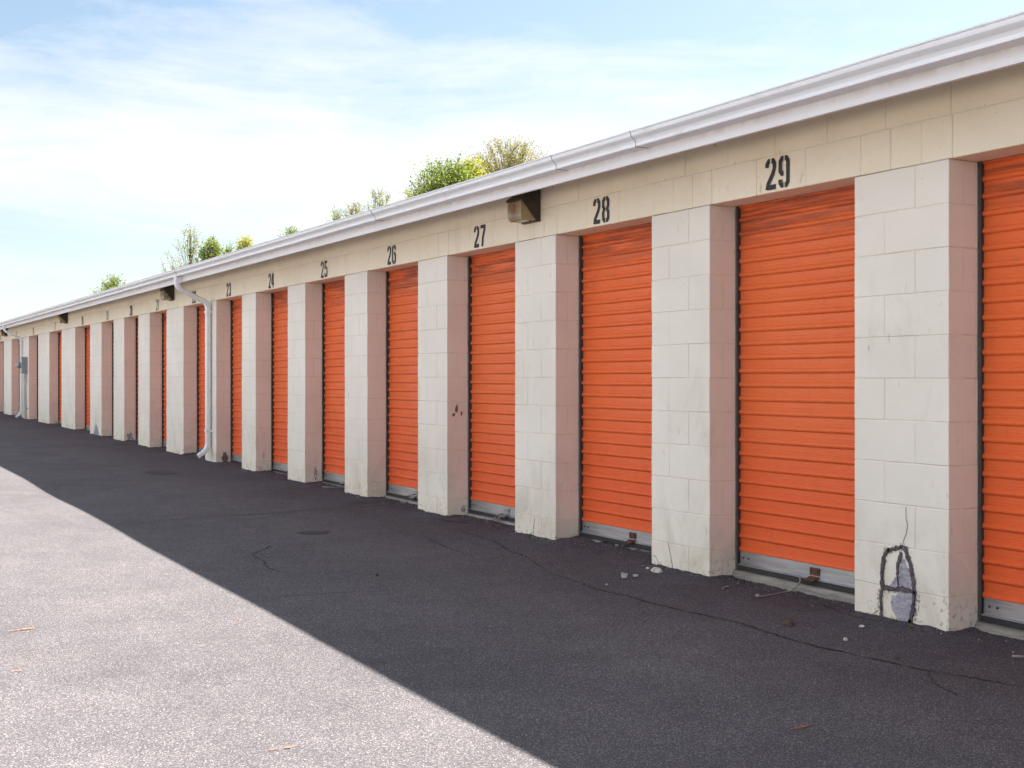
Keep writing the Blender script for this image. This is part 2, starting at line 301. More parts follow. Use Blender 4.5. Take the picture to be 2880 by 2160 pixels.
# ------------------------------------------------------------------ mesh helpers
class MB:
    def __init__(s): s.v = []; s.f = []; s.mi = []; s.cur = 0
    def add(s, vs, fs):
        o = len(s.v); s.v += [tuple(p) for p in vs]; s.f += [tuple(o + i for i in f) for f in fs]; s.mi += [s.cur] * len(fs)
    def box(s, a, b):
        x0, y0, z0 = a; x1, y1, z1 = b
        s.add([(x0, y0, z0), (x1, y0, z0), (x1, y1, z0), (x0, y1, z0), (x0, y0, z1), (x1, y0, z1), (x1, y1, z1), (x0, y1, z1)],
              [(0, 3, 2, 1), (4, 5, 6, 7), (0, 1, 5, 4), (1, 2, 6, 5), (2, 3, 7, 6), (3, 0, 4, 7)])
    def cbox(s, a, b, c=.004, jit=0):         # chamfered box
        lo = [min(p, q) for p, q in zip(a, b)]; hi = [max(p, q) for p, q in zip(a, b)]
        vs = []; ix = {}
        for sx in (0, 1):
            for sy in (0, 1):
                for sz in (0, 1):
                    co = [(lo, hi)[q][i] for i, q in enumerate((sx, sy, sz))]
                    for ax in range(3):       # vertex lying on the face normal to ax
                        p = []
                        for i, q in enumerate((sx, sy, sz)):
                            off = 0 if i == ax else (c if q == 0 else -c)
                            p.append(co[i] + off + (random.uniform(-jit, jit) if jit else 0))
                        ix[(sx, sy, sz, ax)] = len(vs); vs.append(p)
        fs = []
        for ax in range(3):
            o1, o2 = [i for i in range(3) if i != ax]
            for q in (0, 1):
                ring = []
                for (p1, p2) in ((0, 0), (1, 0), (1, 1), (0, 1)):
                    k = [0, 0, 0]; k[ax] = q; k[o1] = p1; k[o2] = p2; ring.append(ix[(*k, ax)])
                fs.append(ring)
        for ax in range(3):                   # edges parallel to ax
            o1, o2 = [i for i in range(3) if i != ax]
            for p1 in (0, 1):
                for p2 in (0, 1):
                    k0 = [0, 0, 0]; k0[o1] = p1; k0[o2] = p2; k1 = list(k0); k1[ax] = 1
                    fs.append([ix[(*k0, o1)], ix[(*k1, o1)], ix[(*k1, o2)], ix[(*k0, o2)]])
        for sx in (0, 1):
            for sy in (0, 1):
                for sz in (0, 1): fs.append([ix[(sx, sy, sz, a_)] for a_ in range(3)])
        s.add(vs, fs)
    def prism(s, prof, x0, x1, cap=True, xs=None):   # prof = [(y, z)...] closed loop, swept along x
        xs = xs or [x0, x1]; n_ = len(prof)
        vs = [(x, y, z) for x in xs for (y, z) in prof]
        fs = []
        for k in range(len(xs) - 1):
            for i in range(n_):
                j = (i + 1) % n_; fs.append((k * n_ + i, k * n_ + j, (k + 1) * n_ + j, (k + 1) * n_ + i))
        if cap: fs.append(tuple(range(n_))); fs.append(tuple(reversed([(len(xs) - 1) * n_ + i for i in range(n_)])))
        s.add(vs, fs)
    def tube(s, pts, rad, seg=8, cap=True, sq=None):
        pts = [Vector(p) for p in pts]; rings = []
        up0 = None
        for i, p in enumerate(pts):
            t = (pts[min(i + 1, len(pts) - 1)] - pts[max(i - 1, 0)]).normalized()
            r = rad[i] if isinstance(rad, (list, tuple)) else rad
            if sq: a = Vector((1, 0, 0)); b = t.cross(a).normalized()
            else:
                if up0 is None: up0 = Vector((0, 0, 1)) if abs(t.z) < .9 else Vector((1, 0, 0))
                a = t.cross(up0).normalized(); b = t.cross(a).normalized(); up0 = a.cross(t)
            if sq:
                hx, hy = sq; c = .012
                rings.append([p + a * u_ + b * v_ for u_, v_ in ((-hx, -hy + c), (-hx + c, -hy), (hx - c, -hy), (hx, -hy + c), (hx, hy - c), (hx - c, hy), (-hx + c, hy), (-hx, hy - c))])
            else: rings.append([p + (a * math.cos(2 * math.pi * k / seg) + b * math.sin(2 * math.pi * k / seg)) * r for k in range(seg)])
        k_ = len(rings[0]); vs = [v for r_ in rings for v in r_]; fs = []
        for i in range(len(rings) - 1):
            for k in range(k_): fs.append((i * k_ + k, i * k_ + (k + 1) % k_, (i + 1) * k_ + (k + 1) % k_, (i + 1) * k_ + k))
        if cap: fs.append(tuple(range(k_))); fs.append(tuple((len(rings) - 1) * k_ + k for k in range(k_)))
        s.add(vs, fs)
    def build(s, name, mats, parent=None, loc=(0, 0, 0), smooth=False, shear=False):
        vs = [(x, y, z + zb(x)) for x, y, z in s.v] if shear else s.v
        me = bpy.data.meshes.new(name); me.from_pydata(vs, [], s.f)
        if not isinstance(mats, (list, tuple)): mats = [mats]
        for m_i in mats: me.materials.append(m_i)
        if len(mats) > 1: me.polygons.foreach_set('material_index', s.mi)
        me.validate(); me.update()
        import bmesh
        bm = bmesh.new(); bm.from_mesh(me); bmesh.ops.recalc_face_normals(bm, faces=bm.faces); bm.to_mesh(me); bm.free()
        if smooth: me.polygons.foreach_set('use_smooth', [True] * len(me.polygons))
        o = bpy.data.objects.new(name, me); col.objects.link(o); o.location = loc
        if parent: o.parent = parent
        return o
def tag(o, label=None, cat=None, group=None, kind=None):
    if label: o['label'] = label
    if cat: o['category'] = cat
    if group: o['group'] = group
    if kind: o['kind'] = kind
    return o
def empty(name, loc=(0, 0, 0)):
    o = bpy.data.objects.new(name, None); col.objects.link(o); o.location = loc; o.empty_display_size = .2; return o

# ------------------------------------------------------------------ layout measured along the wall
C = .2032; NC = 11; LZ = 2.193               # course height, courses in a pillar, underside of the lintel
PE = {30: (2402, 2669), 29: (1832, 1996), 28: (1448, 1563), 27: (1175, 1258), 26: (969, 1033), 25: (809, 858), 24: (680, 719), 23: (577, 608),
      22: (468, 516), 21: (389, 420.5), 20: (319.4, 349.2), 19: (253.2, 285.3), 18: (173, 211.3), 17: (107.4, 138.6), 16: (61, 80.9), 15: (10.6, 32.3)}
pil = {k: (-A(l), -A(r)) for k, (l, r) in PE.items()}           # x of the left and right edge
for k in (31, 32, 33):
    r_ = pil[k - 1][1] + 1.165; pil[k] = (r_, r_ + .6)
x_ = pil[15][0]
for k in (14, 13): pil[k] = (x_ - 1.72 - 1.69, x_ - 1.72); x_ = pil[k][0]
XL, XR = pil[13][0], pil[33][1]
TB = .195                                    # wall thickness
YC = D + .226                                # plane of the door curtains

# ------------------------------------------------------------------ ground
def rows(a, b, st):
    k = max(1, int(round((b - a) / st))); return [a + (b - a) * i / k for i in range(k)]
xs = rows(-75, XL - 1, 3) + rows(XL - 1, -14, .075) + rows(-14, -2.6, .024) + rows(-2.6, 12, .4) + rows(12, 30, 3) + [30]
ys = rows(-10, 3.9, .7) + rows(3.9, 4.3, .06) + rows(4.3, 4.80, .02) + [4.80]
edges = sorted(pil.values())
def solid(x):
    for l_, r_ in edges:
        if l_ <= x <= r_: return min(x - l_, r_ - x)
    return None
def gap(x):
    best = 9
    for l_, r_ in edges: best = min(best, abs(x - l_), abs(x - r_))
    return best
mound = {}
for l_, r_ in edges: mound[round(r_, 3)] = random.uniform(.0, .03)
for k_, v_ in ((30, -.006), (29, -.016), (28, .026), (27, .002), (26, -.006), (25, .004)): mound[round(pil[k_][1], 3)] = v_
def asph(x, y):
    z = zg(x, y)
    z += .004 * noise.noise((x * .8, y * .8, 0)) + (.012 * noise.noise((x * .35, y * .5, 4)) if y < 3.5 else 0)
    if y > 3.9 and XL < x < XR:
        s_ = solid(x); nz = noise.fractal((x * 9, y * 9, 1.7), 1, 2, 4) * .5 + .5
        z += .0035 * noise.noise((x * 26, y * 26, 3)) + .003 * noise.noise((x * 60, y * 60, 5))
        dy = max(0, D - y)                                   # distance in front of the pillar faces
        if s_ is not None: z += max(0, 1 - dy / .05) * (.003 + .016 * nz * nz)
        else:
            g_ = gap(x); inside = min(1, max(0, (y - (D - .25)) / .42))
            r_ = max(q for _, q in edges if q <= x + 1e-6) if any(q <= x for _, q in edges) else 0
            z += inside * (mound.get(round(r_, 3), .01) * (.35 + nz) + .004)
            if y > D - .03: z += max(0, 1 - g_ / .045) * .022 * nz
    return z
vs = [(x, y, asph(x, y)) for x in xs for y in ys]; ny = len(ys)
fs = [(i * ny + j, (i + 1) * ny + j, (i + 1) * ny + j + 1, i * ny + j + 1) for i in range(len(xs) - 1) for j in range(ny - 1)]
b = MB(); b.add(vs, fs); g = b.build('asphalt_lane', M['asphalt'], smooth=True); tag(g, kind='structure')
b = MB(); gx = [-1500, -300, -64, -4, 40, 300, 1500]; gy = [-1500, -200, -10, 20, 200, 1500]
b.add([(x, y, zg(x) - .12) for x in gx for y in gy], [(i * 6 + j, (i + 1) * 6 + j, (i + 1) * 6 + j + 1, i * 6 + j + 1) for i in range(6) for j in range(5)])
tag(b.build('ground', M['grass']), kind='structure')

def ribbon(pts, wid, jit=.35, step=.02, lift=.003, taper=True, wob=.03):
    b = MB(); P = [Vector((*p, 0)) for p in pts]; out = []
    for i in range(len(P) - 1):
        L_ = (P[i + 1] - P[i]).length; k = max(1, int(L_ / step))
        out += [P[i].lerp(P[i + 1], j / k) for j in range(k)]
    out.append(P[-1]); vs = []; n_ = len(out)
    for i, p in enumerate(out):
        t = (out[min(i + 1, n_ - 1)] - out[max(i - 1, 0)]).normalized(); nrm = Vector((-t.y, t.x, 0))
        nz = noise.noise((p.x * 9, p.y * 9, 5)); n2_ = noise.noise((p.x * 31, p.y * 31, 2))
        ww = wid * max(.12, 1 + 1.3 * nz + jit * random.uniform(-1, 1)) * (min(1, .25 + 4 * min(i, n_ - 1 - i) / n_) if taper else 1)
        q = p + nrm * wob * (noise.noise((p.x * 2.5, p.y * 2.5, 7)) * 1.6 + .8 * n2_ + .25 * noise.noise((p.x * 90, p.y * 90, 1)))
        for sgn in (-.5, .5):
            r_ = q + nrm * ww * sgn; vs.append((r_.x, r_.y, asph(r_.x, r_.y) + lift))
    b.add(vs, [(2 * i, 2 * i + 1, 2 * i + 3, 2 * i + 2) for i in range(n_ - 1)]); return b
for pl, wd in (([(1545, 1612), (1650, 1650), (1800, 1690), (2000, 1738), (2080, 1760), (2200, 1795), (2400, 1838), (2600, 1885), (2880, 1935)], .012),
               ([(700, 1681), (850, 1673), (1000, 1668), (1130, 1663)], .006), ([(330, 1477), (520, 1460), (650, 1450), (800, 1440), (960, 1428), (1100, 1420)], .012),
               ([(1070, 1482), (1180, 1510), (1270, 1540), (1340, 1570)], .008), ([(708, 1520), (760, 1532), (712, 1560), (760, 1595), (840, 1625)], .007),
               ([(2300, 1690), (2420, 1740), (2520, 1760)], .006), ([(1660, 1530), (1720, 1540), (1790, 1558)], .012), ([(1370, 1385), (1500, 1400)], .01), ([(1250, 1488), (1330, 1505), (1400, 1530), (1460, 1560), (1545, 1612)], .007), ([(1800, 1690), (1790, 1712), (1835, 1740)], .004), ([(2400, 1838), (2460, 1832), (2500, 1815)], .004), ([(2600, 1885), (2640, 1925), (2720, 1960)], .004), ([(960, 1428), (1000, 1415), (1150, 1408)], .009)):
    tag(ribbon([GS(*p) for p in pl], wd).build('pavement_crack', M['crackline']), kind='structure')
def blob(cx, cy, rx, ry, name, m_, lift=.004, rot=0, jag=.15, kind='structure'):
    b = MB(); n_ = 40; vs = [(cx, cy, asph(cx, cy) + lift)]
    for i in range(n_):
        t = 2 * math.pi * i / n_; r_ = 1 + random.uniform(-jag, jag); a_, c_ = rx * r_ * math.cos(t), ry * r_ * math.sin(t)
        x = cx + a_ * math.cos(rot) - c_ * math.sin(rot); y = cy + a_ * math.sin(rot) + c_ * math.cos(rot); vs.append((x, y, asph(x, y) + lift))
    b.add(vs, [(0, 1 + i, 1 + (i + 1) % n_) for i in range(n_)]); return tag(b.build(name, m_), kind=kind)
x, y = GS(883, 1497); blob(x, y, .10, .12, 'asphalt_patch', M['patch'], jag=.04)
x, y = GS(452, 1329); blob(x, y, .35, .17, 'asphalt_patch', M['patch'], jag=.12)
x, y = GS(1275, 1466); blob(x, y, .16, .05, 'asphalt_patch', M['patch'], jag=.3, rot=.3)
def vdir():                                   # rust trails run roughly along the image's horizontal on the ground
    return math.atan2(cs, sn)
for (u0, y0, u1, y1, wd) in ((20, 1778, 98, 1769, .022), (745, 2112, 838, 2100, .022), (1405, 1608, 1462, 1601, .014), (2225, 2052, 2275, 2040, .022), (655, 1758, 682, 1753, .014), (30, 1890, 66, 1886, .018), (2350, 1884, 2362, 1880, .012), (1170, 1547, 1190, 1545, .02)):
    tag(ribbon([GS(u0, y0), GS((u0 + u1) / 2, (y0 + y1) / 2), GS(u1, y1)], wd * .75, .5, .012, .005, True, .003).build('rust_stain', M['ruststain']), kind='structure')

# ------------------------------------------------------------------ the storage building
bld = empty('storage_building', (-20, D, 0))
tag(bld, 'long single storey block storage building with cream pillars, orange roller doors and white gutter', 'building')
class P_:                                     # children keep world coordinates
    pass
def put(o):
    o.parent = bld; o.matrix_parent_inverse = bld.matrix_world.inverted(); return o
bpy.context.view_layer.update()
def block(b, x0, x1, z0, z1, y0, y1):
    j = random.uniform(-.0012, .0012); g_ = .0019
    b.cbox((x0 + g_, y0 + j, z0 + g_), (x1 - g_, y1 + j, z1 - g_), .0028, .0006)
def make_pillar(k):
    xl, xr = pil[k]; wd = xr - xl; b = MB(); top = LZ; bot = -.12
    b.cur = 1; b.box((-wd + .0035, .0035, bot), (-.0035, TB - .004, top))
    b.cur = 0
    for i in range(NC + 1):
        z1 = top - i * C; z0 = max(z1 - C, bot)
        if z1 <= bot + .01: break
        js = [0]; t = .204 if i % 2 == 0 else .40
        if wd < .7: js += [t if wd > .5 else t * wd / .6]
        else:
            while t < wd - .08: js.append(t); t += .40
        js.append(wd)
        for q in range(len(js) - 1):
            if q == 0 and i % 2 == 0:          # end block shows its sash groove
                block(b, -js[1], 0, z0, z1, 0, TB * .5); block(b, -js[1], -.001, z0, z1, TB * .5 + .002, TB)
            else: block(b, -js[q + 1], -js[q], z0, z1, 0, TB)
    o = b.build('pillar', [M['block'], M['mortar']], loc=(xr, D, zb(xr))); return put(o)
pillars = {k: make_pillar(k) for k in pil}
pillars[30]['label'] = 'block pillar with grey mortar smeared in a tall arch near its foot'
# header courses above the doors
b = MB(); b.cur = 1; b.box((XL + .005, .0035, LZ + .004), (XR - .005, TB - .004, LZ + 2 * C + .02))
b.cur = 0
js = []
for k in sorted(pil, reverse=True):
    xr = pil[k][1]; js += [xr + .02, xr - .165, xr - .36, xr - .56]
    lft = pil[k][0] - (pil[k][0] - (pil[k - 1][1] if k - 1 in pil else pil[k][0])) * 0
    wd = pil[k][1] - pil[k][0]
    t = xr - .56
    nxt = pil[k - 1][1] + .02 if k - 1 in pil else XL
    cnt = max(1, round((t - nxt) / .40)); js += [t - (t - nxt) * q / cnt for q in range(1, cnt)]
js = sorted(set([round(j, 3) for j in js if XL < j < XR] + [XL, XR]))
js = [j for i, j in enumerate(js) if i == 0 or j - js[i - 1] > .05 or j == XR]
for i in range(len(js) - 1): block(b, js[i], js[i + 1], LZ, LZ + C, 0, TB)
for row, off in ((1, -A(2047)),):
    x = off
    while x > XL: x -= .405
    while x < XR:
        a_, c_ = max(x, XL), min(x + .405, XR)
        if c_ - a_ > .03: block(b, a_, c_, LZ + row * C, LZ + (row + 1) * C, 0, TB)
        x += .405
wall = put(b.build('wall', [M['lintel'], M['mortar']], loc=(0, D, 0), shear=True))
# plain masonry behind the doors and the far sides of the building
b = MB(); b.box((XL + .01, D + .62, -.2), (XR - .01, D + 7.4, LZ + 2 * C + .02))
b.box((XL + .012, D + TB, LZ + .30), (XR - .012, D + .62, LZ + 2 * C + .02))
for l_, r_ in edges: b.box((l_ + .015, D + TB + .002, -.2), (r_ - .015, D + .63, LZ + .3))
put(b.build('rear_wall', M['block'], shear=True))

# doors
def make_door(k, latch='rusty'):
    xl, xr = pil[k][1], pil[k + 1][0]; wd = xr - xl; z0, z1 = .145, LZ + .12
    rnd = random.Random(k); b = MB()
    per = .0815; prof = []; z = z0; 
    while z < z1:
        for dz, o in ((0, 0), (.012, .001), (.030, .001), (.0405, .0), (.043, .0028), (.0455, 0), (.049, .0), (.0515, .0035), (.056, .0095), (.0625, .0125), (.069, .0115), (.0745, .007), (.078, .001)):
            prof.append((z + dz, o))
        z += per
    # reverse each bead so the crisp shadow line sits under it
    prof2 = []
    z = z0
    while z < z1:
        for dz, o in ((0, 0), (.0015, .0085), (.006, .0130), (.012, .0148), (.018, .0140), (.024, .0100), (.029, .0040), (.032, .0006), (.036, 0), (.0385, .0030), (.041, .0002), (.0475, .0002), (.0495, .0022), (.0515, 0), (.058, .0012), (.074, .001)):
            prof2.append((z + dz, o))
        z += per
    nx = 10; vs = []
    dent = [(rnd.uniform(.1, .9), rnd.uniform(.3, 2), rnd.uniform(.1, .25), rnd.uniform(-.006, .004)) for _ in range(4)]
    for (z, o) in prof2:
        for i in range(nx + 1):
            t = i / nx; x = .006 + t * (wd - .012)
            dd = sum(a_ * math.exp(-(((t - p) * wd) ** 2 + (z - q) ** 2) / s_ ** 2) for p, q, s_, a_ in dent)
            vs.append((x, YC - D - o - dd, z + .0025 * math.sin(math.pi * t) * (rnd.random() * .15 - 1) * (z / 2)))
    n_ = nx + 1
    b.add(vs, [(j * n_ + i, j * n_ + i + 1, (j + 1) * n_ + i + 1, (j + 1) * n_ + i) for j in range(len(prof2) - 1) for i in range(nx)])
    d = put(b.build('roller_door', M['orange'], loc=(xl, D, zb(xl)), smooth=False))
    me = d.data; me.polygons.foreach_set('use_smooth', [True] * len(me.polygons))
    yf = YC - D
    # bottom bar: aluminium angle with a lip, screw holes
    b = MB(); b.prism([(yf - .012, .150), (yf + .002, .150), (yf + .002, .068), (yf - .030, .068), (yf - .030, .073), (yf - .018, .075), (yf - .014, .082)], .016, wd - .016)
    b.cur = 1; b.cur = 0
    bar = b.build('bottom_bar', M['alu'], d)
    for hx in ((.05, .095, wd - .06) if k >= 23 else ()):
        b = MB(); b.tube([(hx, yf - .0165, .112), (hx, yf - .011, .112)], .0055, 10); b.build('screw', M['hole'], d)
    b = MB(); b.box((.016, yf - .024, .040), (wd - .016, yf - .004, .0675)); b.build('rubber_seal', M['rubber'], d)
    for side in (0, 1):
        b = MB(); a_, c_ = ((.001, .015) if side == 0 else (wd - .015, wd - .001))
        b.box((a_, TB + .003, .03), (a_ + .012 if side == 0 else c_, TB + .0085, z1)); b.box((a_ if side == 0 else c_ - .003, TB + .009, .03), (a_ + .003 if side == 0 else c_, TB + .075, z1))
        b.build('guide_rail', M['track'], d)
    # latch bracket and slide bolt
    lx = wd * .53; b = MB()
    b.cbox((lx, yf - .020, .092), (lx + .075, yf - .0155, .134), .001)
    b.prism([(yf - .020, .086), (yf - .060, .070), (yf - .060, .066), (yf - .018, .080)], lx + .002, lx + .073)
    b.box((lx - .045, yf - .050, .062), (lx + .055, yf - .040, .0675))
    for q in (.014, .060): b.tube([(lx + q, yf - .026, .116), (lx + q, yf - .0185, .116)], .006, 8)
    b.build('latch', M['rust'] if latch == 'rusty' else M['alu'], d)
    return d, wd
rope_pts = {}
doors = {}
for k in sorted(pil):
    if k + 1 in pil:
        doors[k] = make_door(k, 'rusty' if k in (28, 29, 24, 22, 30) else 'plain')
def sill(k):
    xl, xr = pil[k][1], pil[k + 1][0]; rnd = random.Random(k * 3)
    b = MB(); nx = 24; xs_ = [xl + (xr - xl) * i / nx for i in range(nx + 1)]; vs = []
    for x in xs_:
        r1 = noise.noise((x * 7, k, 0)) * .006; r2 = noise.noise((x * 13, k, 4)) * .004
        for (y, z) in ((.165 + r1, -.15), (.168 + r1, .016 + r2), (.176 + r1, .034 + r2), (.19, .037), (.45, .037), (.45, -.15)):
            vs.append((x, D + y, z + zb(x)))
    b.add(vs, [(i * 6 + j, i * 6 + (j + 1) % 6, (i + 1) * 6 + (j + 1) % 6, (i + 1) * 6 + j) for i in range(nx) for j in range(6)])
    put(b.build('door_sill', M['concrete']))
for k in doors: sill(k)

# stencilled unit numbers
DG = {
 '0': [[(.44, .93), (.3, .93), (.155, .84), (.155, .16), (.3, .07), (.44, .07)], [(.56, .93), (.7, .93), (.845, .84), (.845, .16), (.7, .07), (.56, .07)]],
 '1': [[(.55, 0), (.55, 1)], [(.18, .82), (.40, .92)]],
 '2': [[(.155, .73), (.155, .84), (.3, .93), (.43, .93)], [(.57, .93), (.7, .93), (.845, .84), (.845, .68), (.70, .50), (.25, .18), (.17, .0)], [(.36, .07), (.97, .07)]],
 '3': [[(.155, .73), (.155, .84), (.3, .93), (.43, .93)], [(.57, .93), (.7, .93), (.845, .84), (.845, .64), (.66, .525), (.845, .41), (.845, .16), (.7, .07), (.57, .07)], [(.43, .07), (.3, .07), (.155, .16), (.155, .27)]],
 '4': [[(.72, 1), (.72, .34)], [(.72, .20), (.72, 0)], [(.56, .96), (.12, .36)], [(.06, .27), (.98, .27)]],
 '5': [[(.88, .93), (.2, .93), (.2, .60), (.46, .60)], [(.57, .60), (.7, .58), (.845, .48), (.845, .16), (.7, .07), (.57, .07)], [(.43, .07), (.3, .07), (.155, .16), (.155, .27)]],
 '6': [[(.44, .93), (.3, .93), (.155, .84), (.155, .16), (.3, .07), (.44, .07)], [(.56, .93), (.7, .93), (.845, .84), (.845, .74)], [(.56, .55), (.7, .55), (.845, .46), (.845, .16), (.7, .07), (.56, .07)]],
 '7': [[(.05, .93), (.70, .93)], [(.86, 1.0), (.80, .80), (.48, .40), (.38, 0)]],
 '8': [[(.44, .93), (.3, .93), (.155, .84), (.155, .64), (.30, .52), (.155, .40), (.155, .16), (.3, .07), (.44, .07)]],
}
DG['8'].append([(1 - x, y) for x, y in DG['8'][0]])
DG['9'] = [[(1 - x, 1 - y) for x, y in s_] for s_ in DG['6']]
def number(txt):
    b = MB(); w_, h_ = .087, .168; hw = .0140; layer = 0
    for q, ch in enumerate(txt):
        ox = (q - .5 * len(txt)) * (w_ + .022) + .011
        for st in DG[ch]:
            pts = [Vector((ox + x * w_, y * h_)) for x, y in st]; n_ = len(pts); ring = []
            for i, p in enumerate(pts):
                d0 = (p - pts[i - 1]).normalized() if i else (pts[1] - p).normalized()
                d1 = (pts[i + 1] - p).normalized() if i < n_ - 1 else d0
                t = (d0 + d1).normalized(); nr = Vector((-t.y, t.x)); m1 = hw / max(.6, nr.dot(Vector((-d0.y, d0.x))))
                j = random.uniform(-.0006, .0006)
                ring.append((p + nr * (m1 + j), p - nr * (m1 + j)))
            layer += 1; yy = -.0018 - .00012 * layer
            vs = []
            for a_, c_ in ring: vs += [(a_.x, yy, a_.y), (c_.x, yy, c_.y)]
            b.add(vs, [(2 * i, 2 * i + 1, 2 * i + 3, 2 * i + 2) for i in range(n_ - 1)])
    return b
for k in doors:
    xc = (pil[k][1] + pil[k + 1][0]) / 2 + .01
    o = number(str(k)).build('unit_number', M['stencil'], loc=(xc, D - .001, LZ + .019 + zb(xc))); put(o)

# eaves: fascia, soffit, roof
FO = .40                                      # fascia stands this far out from the wall
yF = D - FO; fz0, fz1 = 2.432, 2.60
XE0, XE1 = XL - .4, XR + .4
xsE = rows(XE0, XE1, .9) + [XE1]
b = MB(); b.prism([(yF, fz0), (yF + .022, fz0), (yF + .022, fz1), (yF, fz1)], 0, 0, True, xsE)
for q in range(1, len(b.v) // 4): pass
put(b.build('fascia', M['fascia'], shear=True))
b = MB(); b.box((XE0, yF + .0225, 2.574), (XE1, D + .05, 2.590))
put(b.build('soffit', M['soffit'], shear=True))
b = MB(); rt = math.tan(R(7)); dr = 4.6
prof = [(yF - .03, 2.603), (yF - .03, 2.617), (yF + dr, 2.617 + rt * dr), (D + 7.8, 2.617), (D + 7.8, 2.603), (yF + dr, 2.560 + rt * dr)]
b.prism(prof, XE0, XE1); put(b.build('roof', M['shingle'], shear=True))
# K-style gutter
gp = [(0, 0), (.084, 0), (.0865, .003), (.0865, .019), (.0835, .022), (.086, .030), (.094, .045), (.108, .058), (.117, .068), (.120, .080), (.1205, .094), (.127, .096), (.1285, .101), (.127, .106), (.118, .107)]
gin = [(.115, .103), (.115, .082), (.104, .062), (.083, .040), (.081, .006), (.004, .004), (.004, .107), (0, .107)]
GZ = 2.500
gp = [(o, z * .82) for o, z in gp]; gin = [(o, z * .82) for o, z in gin]
gl = [(yF - .001 - o, GZ + z) for o, z in gp + gin]
b = MB(); b.prism(gl, 0, 0, True, rows(XE0, XE1, .5) + [XE1])
b.v = [(x, y, z + .0035 * noise.noise((x * .45, 0, 2)) + .0015 * noise.noise((x * 1.7, 0, 9))) for x, y, z in b.v]
gut = put(b.build('gutter', M['gutter'], shear=True))
for u in (1766, 1545, 1041, 489, 338, 216):
    a_ = A(u, D - .52); b = MB()
    b.prism([(yF - .001 - (o + .0025), GZ - .0025 + z * 1.035) for o, z in gp] + [(yF - .001 - o, GZ + z) for o, z in reversed(gp)], -a_ - .03, -a_ + .03)
    jn = b.build('gutter_joint', M['gutter'], shear=True); jn.parent = gut
    b = MB(); b.prism([(yF - .001 - (o + .0036), GZ - .0030 + z * 1.038) for o, z in gp] + [(yF - .001 - o, GZ + z) for o, z in reversed(gp)], -a_ + .0301, -a_ + .0318)
    sm_ = b.build('joint_seam', M['sealant'], shear=True); sm_.parent = jn

# downpipes
def arc_path(ctrl, r_=.06, k=7):
    P = [Vector(p) for p in ctrl]; out = [P[0]]
    for i in range(1, len(P) - 1):
        a_ = (P[i - 1] - P[i]).normalized(); c_ = (P[i + 1] - P[i]).normalized()
        p0, p2 = P[i] + a_ * r_, P[i] + c_ * r_
        for j in range(k + 1):
            t = j / k; out.append(p0 * (1 - t) ** 2 + P[i] * 2 * t * (1 - t) + p2 * t * t)
    out.append(P[-1]); return out
def downpipe(a_):
    x = -a_; z0 = zb(x); yo, yw = D - .465, D - .047
    ctl = [(x, yo, 2.502 + z0), (x, yo, 2.36 + z0), (x, yw, 2.165 + z0), (x, yw, .20 + z0), (x, yw - .13, .115 + z0)]
    pth = arc_path(ctl, .085)
    b = MB(); b.tube(pth, 1, sq=(.040, .030)); o = b.build('downpipe', M['gutter'])
    for i in (10, 18, 21):
        pass
    o.parent = bld; o.matrix_parent_inverse = bld.matrix_world.inverted()
    # corrugation ribs on the elbows
    b = MB()
    for i, p in enumerate(pth):
        if i in (1, 2, 3, 4, 5, 6, 7, 8, 9, 10, 11, 12, 13, 14, 15, 17, 18, 19, 20, 21, 22, 23):
            q = pth[min(i + 1, len(pth) - 1)]; d_ = (q - p).normalized() * .003
            b.tube([p - d_, p + d_], 1, sq=(.0425, .0325))
    e = b.build('elbow', M['gutter']); e.parent = o
    for z in (2.03, .44):
        b = MB(); b.box((x - .046, yw - .034, z + z0), (x + .046, yw - .031, z + .028 + z0))
        b.box((x - .046, yw - .031, z + z0), (x - .0425, D - .003, z + .028 + z0)); b.box((x + .0425, yw - .031, z + z0), (x + .046, D - .003, z + .028 + z0))
        b.box((x + .0465, D - .007, z + z0), (x + .085, D - .003, z + .028 + z0)); e = b.build('strap', M['gutter']); e.parent = o
    return o
downpipe(A(584, D - .05)); downpipe(A(59, D - .05))

# ------------------------------------------------------------------ marks on single pillars (children of their pillar)
def on_wall(name, k, pts, m_, lift):
    o = pts.build(name, m_); o.parent = pillars[k]; o.matrix_parent_inverse = (bld.matrix_world @ pillars[k].matrix_parent_inverse @ pillars[k].matrix_basis).inverted() if False else pillars[k].matrix_world.inverted(); return o
bpy.context.view_layer.update()
def wribbon(uv, wid, lift=.003, jit=.3, step=.005, taper=False):
    P = [Vector((-A(u), HZ(u, y))) for u, y in uv]; out = []
    for i in range(len(P) - 1):
        k = max(1, int((P[i + 1] - P[i]).length / step)); out += [P[i].lerp(P[i + 1], j / k) for j in range(k)]
    out.append(P[-1]); vs = []; n_ = len(out); b = MB()
    for i, p in enumerate(out):
        t = (out[min(i + 1, n_ - 1)] - out[max(i - 1, 0)]).normalized(); nr = Vector((-t.y, t.x))
        ww = wid * (1 + jit * (noise.noise((p.x * 38, p.y * 38, 1)) + .45 * noise.noise((p.x * 110, p.y * 110, 3)))) * (min(1, .3 + 5 * min(i, n_ - 1 - i) / n_) if taper else 1); q = p + nr * wid * .28 * noise.noise((p.x * 60, p.y * 60, 8))
        for sg, l_ in ((-.5, .0), (-.38, lift), (.38, lift), (.5, .0)): vs.append((q.x + nr.x * ww * sg, D - .0015 - l_, q.y + nr.y * ww * sg))
    b.add(vs, [(4 * i + j, 4 * i + j + 1, 4 * i + 4 + j + 1, 4 * i + 4 + j) for i in range(n_ - 1) for j in range(3)]); return b
